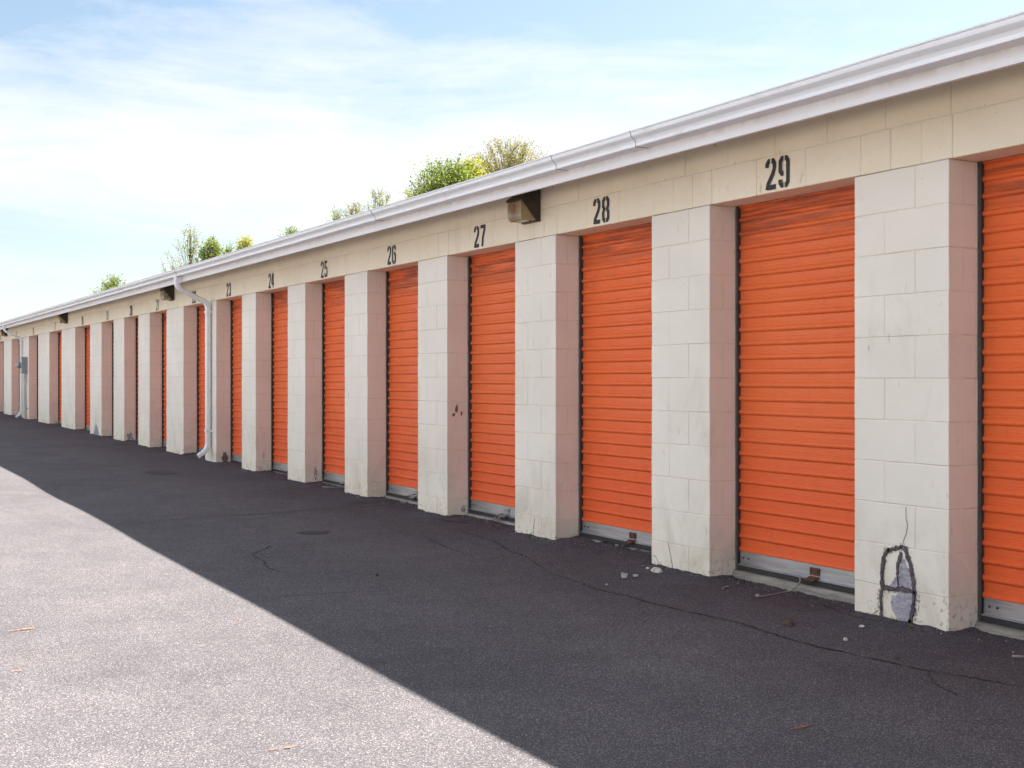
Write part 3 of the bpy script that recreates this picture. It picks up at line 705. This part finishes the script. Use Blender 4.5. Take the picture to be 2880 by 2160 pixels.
def wpoly(uv, lift=.002, jag=.006):
    b = MB(); P = [Vector((-A(u), HZ(u, y))) for u, y in uv]; out = []
    for i in range(len(P)):
        q = P[(i + 1) % len(P)]; k = max(1, int((q - P[i]).length / .012)); out += [P[i].lerp(q, j / k) + Vector((random.uniform(-jag, jag), random.uniform(-jag, jag))) for j in range(k)]
    c_ = sum(out, Vector((0, 0))) / len(out); vs = [(c_.x, D - lift, c_.y)] + [(p.x, D - lift, p.y) for p in out]; n_ = len(out)
    b.add(vs, [(0, 1 + i, 1 + (i + 1) % n_) for i in range(n_)]); return b
cr = lambda L_: [(2380 + a_ / 3.77, 1420 + c_ / 3.77) for a_, c_ in L_]
on_wall('mortar_smear', 30, wpoly(cr([(480, 960), (600, 935), (705, 930), (712, 1060), (700, 1160), (650, 1255), (600, 1272), (550, 1230), (510, 1140), (478, 1060)]), .0032), M['smear'], 0)
on_wall('mortar_smear', 30, wpoly(cr([(462, 860), (520, 780), (562, 750), (590, 620), (612, 560), (650, 640), (690, 740), (708, 880), (600, 890)]), .0028), M['smear'], 0)
on_wall('mortar_smear', 30, wpoly(cr([(330, 900), (385, 880), (390, 960), (370, 1110), (330, 1100), (345, 1000)]), .0022, .008), M['thinsmear'], 0)
on_wall('mortar_smear', 30, wpoly(cr([(735, 930), (790, 980), (780, 1090), (765, 1200), (730, 1240), (725, 1100)]), .0022, .008), M['thinsmear'], 0)
on_wall('mortar_smear', 30, wpoly(cr([(400, 450), (440, 440), (470, 470), (430, 520), (400, 560)]), .0022, .006), M['thinsmear'], 0)
for pts, wd in (([(470, 470), (430, 500), (403, 560), (393, 640), (385, 740), (388, 850)], .016), ([(388, 850), (372, 950), (376, 1080), (374, 1195)], .011), ([(450, 480), (500, 468), (555, 455), (600, 440)], .015), ([(590, 442), (630, 465), (655, 540), (688, 640), (712, 760), (722, 880), (726, 960), (716, 1060), (706, 1150), (680, 1250)], .016),
                ([(588, 500), (570, 580), (550, 660), (548, 735)], .012), ([(548, 735), (556, 800), (562, 862)], .004), ([(392, 868), (450, 882), (520, 898), (600, 892), (680, 912), (745, 935)], .019), ([(520, 1262), (560, 1240)], .022), ([(660, 1270), (700, 1225)], .020)):
    if wd > .01: on_wall('mortar_smear', 30, wribbon(cr(pts), wd * 2.3, .0006, .5), M['thinsmear'], 0)
    on_wall('mortar_line', 30, wribbon(cr(pts), wd * 1.3, .007, .75), M['darksmear'], 0)
on_wall('crack', 30, wribbon(cr([(598, 430), (612, 370), (640, 300), (652, 215), (636, 140), (634, 20)]), .0028, .001, .4), M['hair'], 0)
on_wall('crack', 30, wribbon(cr([(245, 1185), (300, 1145), (350, 1110)]), .0035, .001, .4), M['hair'], 0)
q = lambda L_: [(1300 + a_ / 3.687, 1380 + c_ / 3.687) for a_, c_ in L_]
on_wall('crack', 29, wribbon(q([(2135, 535), (2150, 600), (2165, 690), (2178, 760), (2185, 825)]), .0045, .001, .5), M['hair'], 0)
on_wall('crack', 29, wribbon(q([(1985, 670), (2020, 700), (2040, 760), (2050, 795)]), .0045, .001, .5), M['hair'], 0)
on_wall('crack', 28, wribbon(q([(752, 280), (748, 330), (740, 400), (745, 455)]), .0035, .001, .5), M['hair'], 0)
z1_ = lambda L_: [(a_ / 4.424, 860 + c_ / 4.424) for a_, c_ in L_]
on_wall('paint_stain', 19, wpoly(z1_([(1165, 1600), (1180, 1520), (1195, 1470), (1215, 1510), (1230, 1590), (1225, 1612)]), .003, .012), M['smear'], 0)
# flaked paint on a reveal
def on_side(k, pts, m_, name):
    xr = pil[k][1]; b = MB(); o_ = []
    for (yy, z) in pts: o_.append((xr + .0025, D + yy, z))
    c_ = [sum(p[i] for p in o_) / len(o_) for i in range(3)]; n_ = len(o_)
    b.add([c_] + o_, [(0, 1 + i, 1 + (i + 1) % n_) for i in range(n_)]); on_wall(name, k, b, m_, 0)
def rag(cy, cz, ry, rz, n_=16):
    return [(cy + ry * random.uniform(.5, 1.2) * math.cos(2 * math.pi * i / n_), cz + rz * random.uniform(.5, 1.2) * math.sin(2 * math.pi * i / n_)) for i in range(n_)]
on_side(27, rag(.085, .93, .015, .045), M['flake'], 'paint_flake'); on_side(27, rag(.06, .88, .014, .018), M['flake'], 'paint_flake'); on_side(27, rag(.13, .89, .010, .022), M['flake'], 'paint_flake')
on_side(27, rag(.15, .09, .035, .05), M['bluestain'], 'paint_stain'); on_side(20, rag(.10, .17, .06, .10), M['bluestain'], 'paint_stain'); on_side(23, rag(.11, .14, .05, .09), M['flake'], 'paint_stain')
on_side(25, rag(.12, .16, .02, .08), M['bluestain'], 'paint_stain')

# ------------------------------------------------------------------ unseen row added behind the camera to bounce sun onto the facade
bounce_row = empty('storage_building', (-18, -7.2, 0)); tag(bounce_row, 'unseen plain pale block wall building added behind the viewer to bounce sunlight across the lane', 'building')
b = MB(); YO = 7.2 - 7.2
b.box((-32, -7, -.2), (32, 0, 2.66))
b.build('wall', M['block'], bounce_row)
x = -30
while x < 30:
    b = MB(); b.cbox((x, .001, -.1), (x + .09, .07, 2.5), .01); b.build('downpipe', M['gutter'], bounce_row); x += 12
b = MB(); b.prism([(.40, 2.661), (.40, 2.69), (-3.4, 3.1), (-7.4, 2.69), (-7.4, 2.661)], -32.3, 32.3); b.build('roof', M['shingle'], bounce_row)
b = MB(); b.prism([(.402, 2.52), (.49, 2.52), (.52, 2.56), (.53, 2.63), (.402, 2.63)], -32.3, 32.3); b.build('gutter', M['gutter'], bounce_row)

# ------------------------------------------------------------------ wall lamps
def lamp(a_, label):
    x = -a_; z0 = 2.315 + zb(x); Wd = .22; t = empty('wall_lamp', (x, D, z0)); tag(t, label, 'wall lamp', 'bronze wall lamps under the eaves')
    # housing: back box with a slanting hood; side profile is a wedge
    b = MB(); hp = [(-.003, -.005), (-.003, .258), (-.050, .258), (-.166, .158), (-.166, .143), (-.150, .143), (-.036, .006), (-.036, -.005)]
    b.prism(hp, -Wd, 0); b.cbox((-Wd + .03, -.012, .258), (-.03, -.003, .275), .002)
    b.build('housing', M['bronze'], t)
    b = MB(); lp = [(-.038, .007), (-.148, .139), (-.157, .141), (-.160, .120), (-.158, .030), (-.150, .008), (-.128, .001), (-.045, .001)]
    vs = []
    inset = [.010, .010, .010, .008, .010, .014, .016, .014]
    for s_ in (0, 1):
        for (yy, zz), i_ in zip(lp, inset): vs.append((-i_ if s_ == 0 else -Wd + i_, yy, zz))
    n_ = len(lp); b.add(vs, [tuple(range(n_)), tuple(range(2 * n_ - 1, n_ - 1, -1))] + [(i, (i + 1) % n_, n_ + (i + 1) % n_, n_ + i) for i in range(n_)])
    b.build('lens', M['lens'], t)
    b = MB(); b.tube([(-.055, -.060, -.010), (-.055, -.060, .001)], .008, 8); b.build('screw', M['rust'], t)
    return t
l1 = lamp(A(1521), 'bronze wall lamp with a rust scorched lens between door numbers 27 and 28')
b = MB(); vs = [(-.125, -.1612, .095)] + [(-.125 + .046 * random.uniform(.7, 1.2) * math.cos(i * .449), -.1612, .090 + .040 * random.uniform(.7, 1.2) * math.sin(i * .449)) for i in range(14)]
b.add(vs, [(0, 1 + i, 1 + (i + 1) % 14) for i in range(14)]); m = M['scorch']; feather(m, 40, .35, .55); b.build('scorch_mark', m, l1)
lamp(A(491), 'bronze wall lamp just left of the nearer white downpipe above door 21')
lamp(A(191), 'bronze wall lamp standing alone between door numbers 17 and 18')
lamp(A(21), 'farthest bronze wall lamp, at the left edge beside the far downpipe')

# ------------------------------------------------------------------ electric box on a far pillar
ex = pil[16][1] - .02
xb = -A(77.5); pz = zb(xb)
t = empty('electric_box', (xb, D, 1.3 + pz)); tag(t, 'grey electric meter box with conduits on far pillar beside downpipe', 'electric box')
zt, zbm = HZ(70, 1003, D - .1) - 1.3 - pz, HZ(70, 1050, D - .1) - 1.3 - pz
b = MB(); b.cbox((-.30, -.128, zbm), (0, -.002, zt), .008); b.build('cabinet', M['greybox'], t)
b = MB(); b.cbox((-.302, -.140, zbm + .01), (.002, -.1285, zt - .01), .004); b.build('cabinet_door', M['conduit'], t)
zm_ = (zbm + zt) / 2
b = MB(); b.tube([(-.15, -.141, zm_), (-.15, -.215, zm_)], .078, 18); b.build('meter', M['greybox'], t)
b = MB(); b.tube([(-.15, -.2155, zm_), (-.15, -.265, zm_)], [.068, .050], 18); b.build('meter_glass', M['plastic'], t)
gz = zg(xb) - 1.3 - pz - .05
for cx in (-.05, -.22):
    b = MB(); b.tube([(cx, -.04, zbm + .005), (cx, -.04, (zbm + gz) / 2), (cx + .01, -.035, gz)], .022, 10); b.tube([(cx, -.04, zbm - .22), (cx, -.04, zbm - .18)], .030, 10); b.build('conduit', M['conduit'], t)
b = MB(); b.box((-.27, -.012, gz + .30), (0, -.002, gz + .34)); b.build('bracket', M['rust'], t)

# ------------------------------------------------------------------ ropes and litter
def rope(name, k, pts, rad, label, cat='rope', knot=True, parent_door=False):
    """pts are photo positions; None height = lying on the ground"""
    P = []
    for (u, y, hgt, nrm) in pts:
        if hgt == 'g':
            x, yy = GS(u, y); P.append(Vector((x, yy, asph(x, yy) + rad * 1.1)))
        else: P.append(Vector((-A(u, nrm), nrm, HZ(u, y, nrm))))
    out = []
    for i in range(len(P) - 1):
        p0, p1, p2, p3 = P[max(i - 1, 0)], P[i], P[i + 1], P[min(i + 2, len(P) - 1)]
        for j in range(6):
            s_ = j / 6; out.append(.5 * ((2 * p1) + (p2 - p0) * s_ + (2 * p0 - 5 * p1 + 4 * p2 - p3) * s_ ** 2 + (3 * p1 - p0 - 3 * p2 + p3) * s_ ** 3))
    out.append(P[-1])
    b = MB(); b.tube(out, rad, 7)
    if knot: b.tube([out[-1] + Vector((-.012, 0, .002)), out[-1] + Vector((0, 0, .005)), out[-1] + Vector((.014, .002, .002))], [.007, rad * 2.4, .005], 8)
    o = b.build(name, M['rope'], smooth=True)
    if parent_door:
        d = doors[k][0]; o.parent = d; bpy.context.view_layer.update(); o.matrix_parent_inverse = d.matrix_world.inverted()
    else: tag(o, label, cat)
    return o
bpy.context.view_layer.update()
s_ = lambda u, y: (2000 + u / 4.809, 1500 + y / 4.809)
rope('pull_rope', 29, [(*s_(1190, 575), 0, YC - .05), (*s_(1205, 640), 0, YC - .075), (*s_(1165, 710), 0, D + .10), (*s_(1060, 770), 'g', 0), (*s_(900, 800), 'g', 0), (*s_(740, 850), 'g', 0), (*s_(630, 858), 'g', 0)], .0045, '', parent_door=True)
q_ = lambda u, y: (1300 + u / 3.687, 1380 + y / 3.687)
rope('pull_rope', 27, [(*q_(425, 240), 0, YC - .04), (*q_(380, 245), 0, YC - .07), (*q_(330, 290), 0, D + .12), (*q_(290, 318), 'g', 0), (*q_(250, 325), 'g', 0)], .005, '', knot=False, parent_door=True)
rope('pull_rope', 27, [(*q_(420, 243), 0, YC - .04), (*q_(395, 250), 0, YC - .07), (*q_(375, 295), 0, D + .12), (*q_(330, 308), 'g', 0), (*q_(300, 325), 'g', 0)], .005, '', knot=False, parent_door=True)
p_ = lambda u, y: (800 + u / 2.0734, 640 + y / 2.0734)
rope('pull_rope', 26, [(*p_(765, 1555), 0, YC - .04), (*p_(735, 1560), 0, D + .12), (*p_(690, 1578), 'g', 0), (*p_(678, 1598), 'g', 0), (*p_(710, 1606), 'g', 0), (*p_(750, 1592), 'g', 0), (*p_(765, 1570), 'g', 0)], .005, '', knot=False, parent_door=True)
rope('rope_scrap', 25, [(*p_(222, 1518), 'g', 0), (*p_(280, 1522), 'g', 0), (*p_(345, 1521), 'g', 0)], .005, 'short pale string lying on the asphalt before door 25', 'string', knot=False)
rope('rope_scrap', 30, [(2846, 1850, 'g', 0), (2870, 1852, 'g', 0), (2895, 1850, 'g', 0), (2960, 1840, 'g', 0)], .006, 'grey rope end on the asphalt at the right edge before door 30', 'rope', knot=False)
rope('plastic_scrap', 29, [(*s_(155, 755), 'g', 0), (*s_(185, 728), 'g', 0), (*s_(235, 722), 'g', 0)], .005, 'curved pale scrap on asphalt beside the pillar right of door 28', 'scrap', knot=False)

def rock(name, u, y, sx, sy, sz, m_, label, cat, seed):
    x, yy = GS(u, y); rnd = random.Random(seed); b = MB(); vs = []; fs = []; nu, nv = 9, 6
    for i in range(nv + 1):
        ph = math.pi * i / nv
        for j in range(nu):
            th = 2 * math.pi * j / nu
            p = Vector((math.sin(ph) * math.cos(th), math.sin(ph) * math.sin(th), math.cos(ph)))
            r_ = 1 + .35 * noise.noise(p * 1.4 + Vector((seed * 3.1, 0, 0))) + rnd.uniform(-.06, .06)
            vs.append((p.x * r_ * sx, p.y * r_ * sy, p.z * r_ * sz + sz * .75))
    for i in range(nv):
        for j in range(nu): fs.append((i * nu + j, i * nu + (j + 1) % nu, (i + 1) * nu + (j + 1) % nu, (i + 1) * nu + j))
    b.add(vs, fs); o = b.build(name, m_, loc=(x, yy, asph(x, yy))); return tag(o, label, cat)
rock('stone', 2218, 1760, .032, .027, .020, M['stone_brown'], 'dark brown stone alone on the shaded asphalt before door 29', 'stone', 1)
rock('concrete_chip', 1848, 1609, .045, .03, .016, M['stone_white'], 'largest white concrete chip at the foot of the pillar left of door 29', 'rubble', 2)
rock('concrete_chip', 1822, 1600, .014, .010, .007, M['stone_white'], 'tiny white crumb just left of the largest concrete chip', 'rubble', 3)
rock('pebble', 2378, 1802, .012, .010, .008, M['stone_white'], 'small pale pebble in front of the mortar smeared pillar', 'pebble', 4)
rock('pebble', 2521, 1853, .010, .008, .006, M['stone_brown'], 'small dark pebble in front of the right end of the smeared pillar', 'pebble', 5)
rock('concrete_chip', 2424, 1765, .016, .012, .006, M['stone_white'], 'white chip against the foot of the mortar smeared pillar', 'rubble', 6)
rock('pebble', 1706, 1645, .006, .006, .005, M['stone_white'], 'tiny white pebble below the plastic cup piece', 'pebble', 8)
rock('pebble', 1060, 1620, .012, .012, .008, M['stone_brown'], 'dark pebble far out in the shaded lane', 'pebble', 9)
# crushed cup bottom and a cap
x, y = GS(1756, 1626); b = MB(); vs = []; fs = []
for i, (r_, z) in enumerate(((.010, .001), .013 and (.016, .004), (.020, .028), (.0185, .028), (.012, .005))):
    for j in range(14):
        th = 2 * math.pi * j / 14; dz = .006 * math.sin(th * 2 + 1) if i in (2, 3) else 0
        vs.append((r_ * math.cos(th) * (1 + .15 * math.sin(3 * th)), r_ * math.sin(th), z + dz))
for i in range(4):
    for j in range(14): fs.append((i * 14 + j, i * 14 + (j + 1) % 14, (i + 1) * 14 + (j + 1) % 14, (i + 1) * 14 + j))
fs.append(tuple(range(14))); b.add(vs, fs); tag(b.build('cup_piece', M['plastic'], loc=(x, y, asph(x, y))), 'broken cloudy plastic cup bottom on the asphalt left of the white chips', 'cup')
x, y = GS(1788, 1621); b = MB(); b.tube([(0, 0, .001), (0, 0, .003), (0, 0, .011), (0, 0, .013)], [.013, .016, .016, .012], 14); tag(b.build('bottle_cap', M['plastic'], loc=(x, y, asph(x, y))), 'small pale round cap between the cup piece and white chip', 'cap')

# fine loose grit where the asphalt meets the pillars
b = MB(); rnd = random.Random(5)
for _ in range(2600):
    x = -rnd.uniform(2.9, 16) ; yy = D + .17 - abs(rnd.gauss(0, .12)) if solid(x) is None else D - abs(rnd.gauss(0, .05)) - .006
    r_ = rnd.uniform(.0015, .0048); z = asph(x, yy)
    o3 = [(x + r_ * rnd.uniform(.6, 1.3) * dx, yy + r_ * rnd.uniform(.6, 1.3) * dy, z + r_ * (.9 + .9 * dz)) for dx, dy, dz in ((1, 0, 0), (-1, 0, 0), (0, 1, 0), (0, -1, 0), (0, 0, 1), (0, 0, -1))]
    b.add(o3, [(0, 2, 4), (2, 1, 4), (1, 3, 4), (3, 0, 4), (2, 0, 5), (1, 2, 5), (3, 1, 5), (0, 3, 5)])
m = mat('loose_grit', rough=.95); n = NB(m); n.color(n.ramp(n.geo.outputs['Random Per Island'], [(0., (.02, .02, .022)), (.6, (.07, .065, .06)), (.85, (.20, .19, .17)), (1., (.5, .48, .44))]))
tag(b.build('grit', m), kind='stuff')

# ------------------------------------------------------------------ trees behind the roof
def tree(u, ytop, Zd, prof, leaf, nbr, nleaf, lsize, label, seed, spread=1.0, clump=.16, name='tree', flat=1.0, gapth=-.10):
    """crown outline measured downwards from the top: prof = [(metres below top, half width in metres)]; Zd = distance along the view axis"""
    q_ = (u - 1440) / FPX; X = q_ * Zd; bx, by = sn * X - cs * Zd, cs * X + sn * Zd
    gz = zg(bx) - .12; ht = EYE + (HOR - ytop) / FPX * Zd - gz
    k_ = Zd / FPX; prof = [(a_ * k_, c_ * k_ * 1.16) for a_, c_ in prof]; rnd = random.Random(seed)
    hw = max(c_ for _, c_ in prof); dmax = prof[-1][0]
    root = empty(name, (bx, by, gz)); tag(root, label, 'tree', 'trees behind the storage building')
    def env(d_):
        for (f0, r0), (f1, r1) in zip(prof, prof[1:]):
            if f0 <= d_ <= f1: return r0 + (r1 - r0) * (d_ - f0) / (f1 - f0)
        return 0
    b = MB(); top = ht - .05 * dmax
    tp = [Vector((.06 * noise.noise((i * .5, seed, 0)) * hw, .06 * noise.noise((i * .5, seed, 9)) * hw, top * i / 10)) for i in range(11)]
    b.tube(tp, [max(.010, .016 * ht * (1 - i / 10.2)) for i in range(11)], 8)
    lv, lf = [], []
    def axis(z):
        f = max(0, min(.9999, z / top)); k = int(f * 10); return tp[k].lerp(tp[k + 1], f * 10 - k)
    nbr = int(nbr * 1.35); per = max(2, int(nleaf * 1.5 / nbr)); lobes = [(rnd.uniform(0, 6.28), rnd.uniform(0, 1), rnd.uniform(.72, 1.08)) for _ in range(9)]
    for i in range(nbr):
        d_ = dmax * (.01 + .99 * rnd.random() ** 1.15)
        if rnd.random() > (env(d_) / hw) ** 1.2 * (1.35 if d_ < dmax * .2 else 1) + .06: continue
        th = rnd.uniform(0, 2 * math.pi)
        lob = min(lobes, key=lambda l_: abs(((l_[0] - th + 3.14159) % 6.28318) - 3.14159) + 2 * abs(l_[1] - d_ / dmax))[2]
        rr = env(d_) * lob * (rnd.random() ** .38); tip = Vector((math.cos(th) * rr, math.sin(th) * rr * flat, ht - d_))
        if noise.noise(tip * (3.4 / max(hw, .5)) + Vector((seed, 0, 0))) < gapth and rnd.random() < .93: continue
        st = axis(max(ht * .25, ht - d_ - (.35 * dmax + .9 * rr) * spread)); L_ = (tip - st).length
        mid = st.lerp(tip, .5) + Vector((rnd.gauss(0, .05) * L_, rnd.gauss(0, .05) * L_, -.05 * L_))
        pts = [st * (1 - t) ** 2 + mid * 2 * t * (1 - t) + tip * t * t for t in (0, .2, .4, .6, .8, 1)]
        b.tube(pts, [.003 * L_ + .008, .002 * L_ + .007, .0015 * L_ + .006, .007, .005, .003], 4, cap=False)
        for _ in range(4):
            t_ = rnd.choice((2, 3, 4)); p0 = pts[t_]; dv = ((pts[5] - pts[0]).normalized() + Vector((rnd.gauss(0, .6), rnd.gauss(0, .6), rnd.uniform(-.1, .7)))).normalized() * rnd.uniform(.2, .6)
            b.tube([p0, p0 + dv * .6, p0 + dv], [.007, .006, .003], 3, cap=False)
            for _ in range(per // 6):
                c_ = p0 + dv * rnd.uniform(.2, 1.05) + Vector((rnd.gauss(0, 1), rnd.gauss(0, 1), rnd.gauss(0, 1))) * clump * .4
                a_ = Vector((rnd.gauss(0, 1), rnd.gauss(0, 1), rnd.gauss(0, 1))).normalized(); e_ = a_.orthogonal().normalized(); s_ = lsize * rnd.uniform(.6, 1.35); o = len(lv)
                lv.extend([c_ - a_ * s_, c_ + e_ * s_ * .6, c_ + a_ * s_, c_ - e_ * s_ * .6]); lf.append((o, o + 1, o + 2, o + 3))
        for _ in range(per // 3):
            t = 1 - abs(rnd.gauss(0, .22)); t = min(1.02, max(.15, t))
            c_ = st * (1 - t) ** 2 + mid * 2 * t * (1 - t) + tip * t * t if t <= 1 else tip
            c_ = c_ + Vector((rnd.gauss(0, 1), rnd.gauss(0, 1), rnd.gauss(0, 1))) * clump
            a_ = Vector((rnd.gauss(0, 1), rnd.gauss(0, 1), rnd.gauss(0, 1))).normalized(); e_ = a_.orthogonal().normalized(); s_ = lsize * rnd.uniform(.6, 1.35); o = len(lv)
            lv.extend([c_ - a_ * s_, c_ + e_ * s_ * .6, c_ + a_ * s_, c_ - e_ * s_ * .6]); lf.append((o, o + 1, o + 2, o + 3))
    b.build('trunk', M['bark'], root, smooth=True)
    me = bpy.data.meshes.new('crown'); me.from_pydata(lv, [], lf); me.materials.append(leaf); o = bpy.data.objects.new('crown', me); col.objects.link(o); o.parent = root
    return root
# outlines in photo pixels below the treetop, turned into metres at the tree's own distance
tree(1428, 388, 52, [(0, 30), (8, 70), (25, 100), (50, 118), (100, 128), (190, 120), (270, 60)], M['leaf_brown'], 560, 26000, .034, 'tallest tree, sparse round bronze crown above the eaves near door 27', 3, clump=.13, gapth=-.02)
tree(1262, 447, 47, [(0, 26), (8, 56), (25, 84), (50, 108), (90, 122), (180, 110), (260, 50)], M['leaf_green'], 620, 32000, .043, 'dense bright green tree left of the tall bronze one', 11, clump=.20)
tree(1325, 452, 49, [(0, 14), (14, 34), (40, 48), (100, 55), (170, 30)], M['leaf_yellow'], 200, 9000, .040, 'yellow green tree squeezed between the dense green and the bronze one', 13, clump=.18)
tree(1176, 516, 50, [(0, 10), (20, 34), (50, 54), (100, 60), (160, 30)], M['leaf_pale'], 170, 4800, .038, 'low loose pale green tree at the left foot of the dense green one', 14, clump=.18)
tree(1066, 524, 56, [(0, 14), (18, 30), (40, 48), (70, 60), (130, 60), (200, 30)], M['leaf_pale'], 190, 4800, .040, 'sparse spiky tree with bare upright twigs in the middle of the roofline', 17, clump=.12, spread=1.2, gapth=0)
tree(1000, 562, 58, [(0, 16), (20, 38), (50, 48), (100, 50), (160, 25)], M['leaf_brown'], 150, 3000, .042, 'thin bronze tree just left of the spiky one', 19, clump=.14, spread=1.2, gapth=0)
tree(948, 582, 60, [(0, 10), (20, 30), (50, 44), (100, 44), (150, 20)], M['leaf_pale'], 130, 2500, .042, 'faint wispy tree leftmost of the sparse middle trio', 23, clump=.14, spread=1.2, gapth=0)
tree(822, 643, 62, [(0, 10), (15, 26), (50, 36), (110, 20)], M['leaf_green'], 110, 2600, .048, 'small green treetop poking just above the gutter near the roof middle', 29)
tree(690, 668, 66, [(0, 12), (12, 24), (35, 28), (90, 30), (140, 10)], M['leaf_yellow'], 170, 5600, .048, 'small rounded yellow treetop right of the slender birch-like tree', 31, clump=.12)
tree(534, 611, 68, [(0, 5), (20, 18), (45, 32), (70, 46), (90, 66), (120, 88), (150, 100), (230, 100), (300, 40)], M['leaf_pale'], 430, 9000, .048, 'tall slender pointed tree with thin airy foliage above door 22', 37, clump=.11, gapth=.04)
tree(592, 668, 64, [(0, 10), (20, 28), (45, 50), (90, 54), (150, 25)], M['leaf_green'], 190, 6000, .050, 'low deep green tree at the right foot of the slender pointed one', 41, clump=.15)
tree(638, 692, 65, [(0, 5), (15, 12), (40, 16), (80, 12)], M['leaf_green'], 60, 1300, .050, 'narrow green sprig between the slender tree and yellow treetop', 43, clump=.10)
tree(314, 772, 86, [(0, 14), (14, 28), (35, 44), (80, 48), (130, 15)], M['leaf_green'], 200, 5200, .064, 'isolated small green tree at the far left above the roof', 47, clump=.2)
tree(388, 792, 88, [(0, 6), (12, 12), (40, 16), (80, 10)], M['leaf_yellow'], 60, 1300, .07, 'barely showing yellow treetop right of the isolated far left tree', 53)

# ------------------------------------------------------------------ weeds and dry litter in the corners
def weed(u, y, h, label, seed):
    x, yy = GS(u, y); rnd = random.Random(seed); b = MB()
    for _ in range(16):
        a_ = rnd.uniform(0, 6.28); l_ = h * rnd.uniform(.5, 1.1); d_ = Vector((math.cos(a_), math.sin(a_), 0)); sd_ = Vector((-d_.y, d_.x, 0)); w_ = .0035; pr = []
        for t in (0, .35, .7, 1):
            c_ = d_ * l_ * .8 * t + Vector((0, 0, l_ * (t - .45 * t * t))); ww = w_ * (1 - .85 * t); pr += [c_ - sd_ * ww, c_ + sd_ * ww]
        b.add(pr, [(0, 1, 3, 2), (2, 3, 5, 4), (4, 5, 7, 6)])
    return tag(b.build('weed', M['weed'], loc=(x, yy, asph(x, yy))), label, 'weed')
weed(1461, 1499, .035, 'small weed tuft at the left corner of the pillar before door 28', 1)
weed(1491, 1510, .045, 'flat weed at the middle foot of the pillar before door 28', 2)
weed(2563, 1768, .03, 'tiny weed at the foot of the mortar smeared pillar', 3)
b = MB(); rnd = random.Random(8)
for (u, y, sp_, cnt) in ((1165, 1402, .12, 60), (930, 1368, .16, 70), (790, 1322, .12, 40), (680, 1300, .12, 30), (1330, 1440, .10, 22), (1640, 1510, .1, 25), (2080, 1615, .09, 30), (2750, 1765, .08, 22)):
    x0, y0 = GS(u, y)
    for _ in range(cnt):
        x = x0 + rnd.gauss(0, sp_ * 1.6); yy = y0 + rnd.gauss(0, sp_ * .5)
        if solid(x) is not None and yy > D - .02: continue
        yy = min(yy, D + .15); z = asph(x, yy); l_ = rnd.uniform(.004, .015); a_ = rnd.uniform(0, 6.28)
        d_ = Vector((math.cos(a_), math.sin(a_), 0)) * l_; n_ = Vector((-d_.y, d_.x, 0)) * rnd.uniform(.15, .5); c_ = Vector((x, yy, z + .003))
        up = Vector((0, 0, rnd.uniform(.001, .006)))
        b.add([c_ - d_, c_ - n_ + up, c_ + d_, c_ + n_ + up * .5], [(0, 1, 2), (0, 2, 3)])
m = mat('dry_litter', rough=.95); n = NB(m); n.color(n.ramp(n.geo.outputs['Random Per Island'], [(0., (.06, .04, .03)), (.5, (.20, .14, .08)), (1., (.38, .31, .22))]))
tag(b.build('leaf_litter', m), kind='stuff')
print('objects', len(bpy.data.objects))
